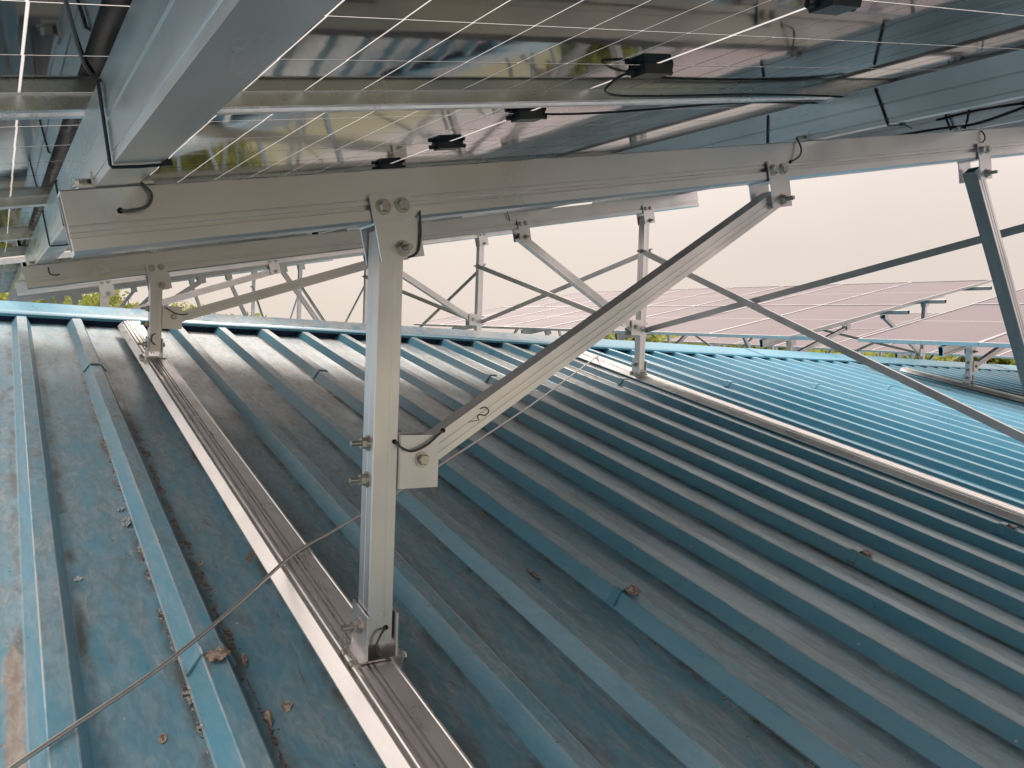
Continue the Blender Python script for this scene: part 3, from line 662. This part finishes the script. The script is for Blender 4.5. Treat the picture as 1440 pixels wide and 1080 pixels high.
# ------------------------------------------------------------------ scraps on the roof
def scrap(x, y_, s_, label, mat='flake', h=.008, seed=1, pan=True, ar=1.0):
    z = crest(x, y_)-(.0402 if pan else 0)
    return tag(crumple('paint_flake', (x, y_, z), s_, s_*ar, h, seed, M[mat]), label, 'paint flake', 'loose scraps lying on the roof sheets')
scrap(.152, 1.92, .010, 'small curled white flake in the pan between the two left ribs', seed=2)
scrap(.277, 2.19, .012, 'pale blue torn flake at the foot of the second rib, left', seed=5, ar=2.2, h=.016)
scrap(.275, 2.28, .008, 'smaller pale flake just above the torn blue one, left', seed=6, ar=1.8, h=.012)
scrap(1.43, 1.43, .012, 'pale flat flake on the pan beside the sealant lump, lower middle', seed=9, ar=2.4, h=.004)
scrap(.978, .975, .010, 'pale curled flake at the bottom edge right of centre', seed=12, ar=1.8, h=.008)
scrap(.232, 1.345, .007, 'tiny dark curl in the left pan near the bottom', 'sealant', seed=14, ar=2)
scrap(.44, 1.36, .011, 'dark leaf scrap left of the near rail foot', 'sealant', seed=15, ar=1.6, h=.006)
scrap(.402, 1.34, .008, 'brown flaking bit at the right foot of the second rib, bottom left', 'sealant', seed=17, ar=3.0, h=.010)
scrap(.406, 1.52, .006, 'thin brown strip of flaking paint by the second rib, under the wire', 'sealant', seed=18, ar=4.0, h=.010)
scrap(.405, 1.93, .007, 'dark speck of debris in the groove right of the second rib', 'sealant', seed=21, ar=1.6)
scrap(1.27, 2.05, .009, 'dark debris lump at a rib foot behind the near post, right', 'sealant', seed=23, ar=2.6, h=.008)
scrap(1.20, 1.68, .008, 'dark debris strip along a rib foot in the lower middle', 'sealant', seed=25, ar=5, h=.007)

# ------------------------------------------------------------------ surroundings
mb = MB(); mb.add([(-1500, -1500, -9), (1500, -1500, -9), (1500, 1500, -9), (-1500, 1500, -9)], [(0, 1, 2, 3)]); tag(mb.build('ground', M['ground']), 'grassy ground around the building', 'ground', kind='structure')
def ray_xy(px, dist):
    d = right*((px-720)/F_PX)+fwd; d.z = 0; d.normalize(); return d*dist
def tree_mass(name, label, spots, seed, cnt, ls):
    rnd = random.Random(seed); mb = MB()
    for (px, dist, top, rad) in spots:
        c = ray_xy(px, dist); g = -9
        for q in range(3):      # trunk and limbs
            mb.tube([(c.x+rnd.uniform(-.2, .2), c.y, g), (c.x+rnd.uniform(-.6, .6), c.y+rnd.uniform(-.5, .5), top-rad*1.6), (c.x+rnd.uniform(-1, 1)*rad*.6, c.y+rnd.uniform(-1, 1)*rad*.6, top-rad*.7)], [.28, .2, .06], 6)
        lumps = [(rnd.uniform(-1, 1)*rad, rnd.uniform(-1, 1)*rad, -rnd.random()**1.2*rad*2.2, rad*rnd.uniform(.28, .5)) for _ in range(30)]
        for lx, ly, lz, lr in lumps:
            for _ in range(cnt):
                u = Vector((rnd.gauss(0, 1), rnd.gauss(0, 1), rnd.gauss(0, 1))).normalized()*lr*rnd.uniform(.55, 1.05)
                p = Vector((c.x+lx, c.y+ly, top-lr+lz))+u; a_ = Vector((rnd.gauss(0, 1), rnd.gauss(0, 1), rnd.gauss(0, 1))).normalized()*rnd.uniform(.5, 1.2)*ls; b_ = a_.orthogonal().normalized()*rnd.uniform(.35, .85)*ls
                mb.add([p-a_, p-b_*.8, p+a_, p+b_*.8], [(0, 1, 2, 3)])
    return tag(mb.build(name, M['leaf']), label, 'trees', kind='stuff')
sp_ = []
rnd = random.Random(4)
def top_for(px, py, dist):    # height that reaches an image row at that distance
    d = right*((px-720)/F_PX)+fwd+down*((py-540)/F_PX); return d.z/math.hypot(d.x, d.y)*dist
for px in range(-900, 345, 38):
    dist = rnd.uniform(34, 52); row = 401+max(0, (px-120))*.19+rnd.uniform(-5, 12)
    sp_.append((px+rnd.uniform(-12, 12), dist, top_for(px, row, dist), rnd.uniform(2.0, 3.2)))
tree_mass('tree_line', 'yellow-green trees seen below the rafters beyond the ridge, left', sp_, 5, 240, .15)
sp_ = []
for px in range(860, 1900, 30):
    dist = rnd.uniform(42, 60); row = 452+(px-900)*.018+rnd.uniform(-4, 8)
    if 1150 < px < 1285: row += 34
    sp_.append((px+rnd.uniform(-10, 10), dist, top_for(px, row, dist), rnd.uniform(2.2, 3.4)))
tree_mass('tree_line', 'bright green trees under the far panels on the right', sp_, 9, 170, .26)
# pale low building between the trees on the right
c = ray_xy(1222, 75); bd = empty('pale_building', (c.x, c.y, -9)); tx = V(c.y, -c.x, 0).normalized(); dd = V(c.x, c.y, 0).normalized(); zt = top_for(1222, 487, 75)
mb = MB(); hh = (zt+9)/2; mb.box((c.x, c.y, -9+hh), tx*6, dd*4, EZ*hh); mb.build('wall', M['plaster'], bd)
mb = MB(); mb.box((c.x, c.y, zt+.12), tx*6.3, dd*4.3, EZ*.12); mb.build('roof_slab', M['plaster'], bd)
for k in range(-2, 3):
    mb = MB(); p = V(c.x, c.y, zt-1.4)+tx*(k*2.2)-dd*4.0; mb.box(p, tx*.55, dd*.04, EZ*.6); mb.build('window', M['wglass'], bd)
tag(bd, 'pale flat building far off between the trees, right', 'building')
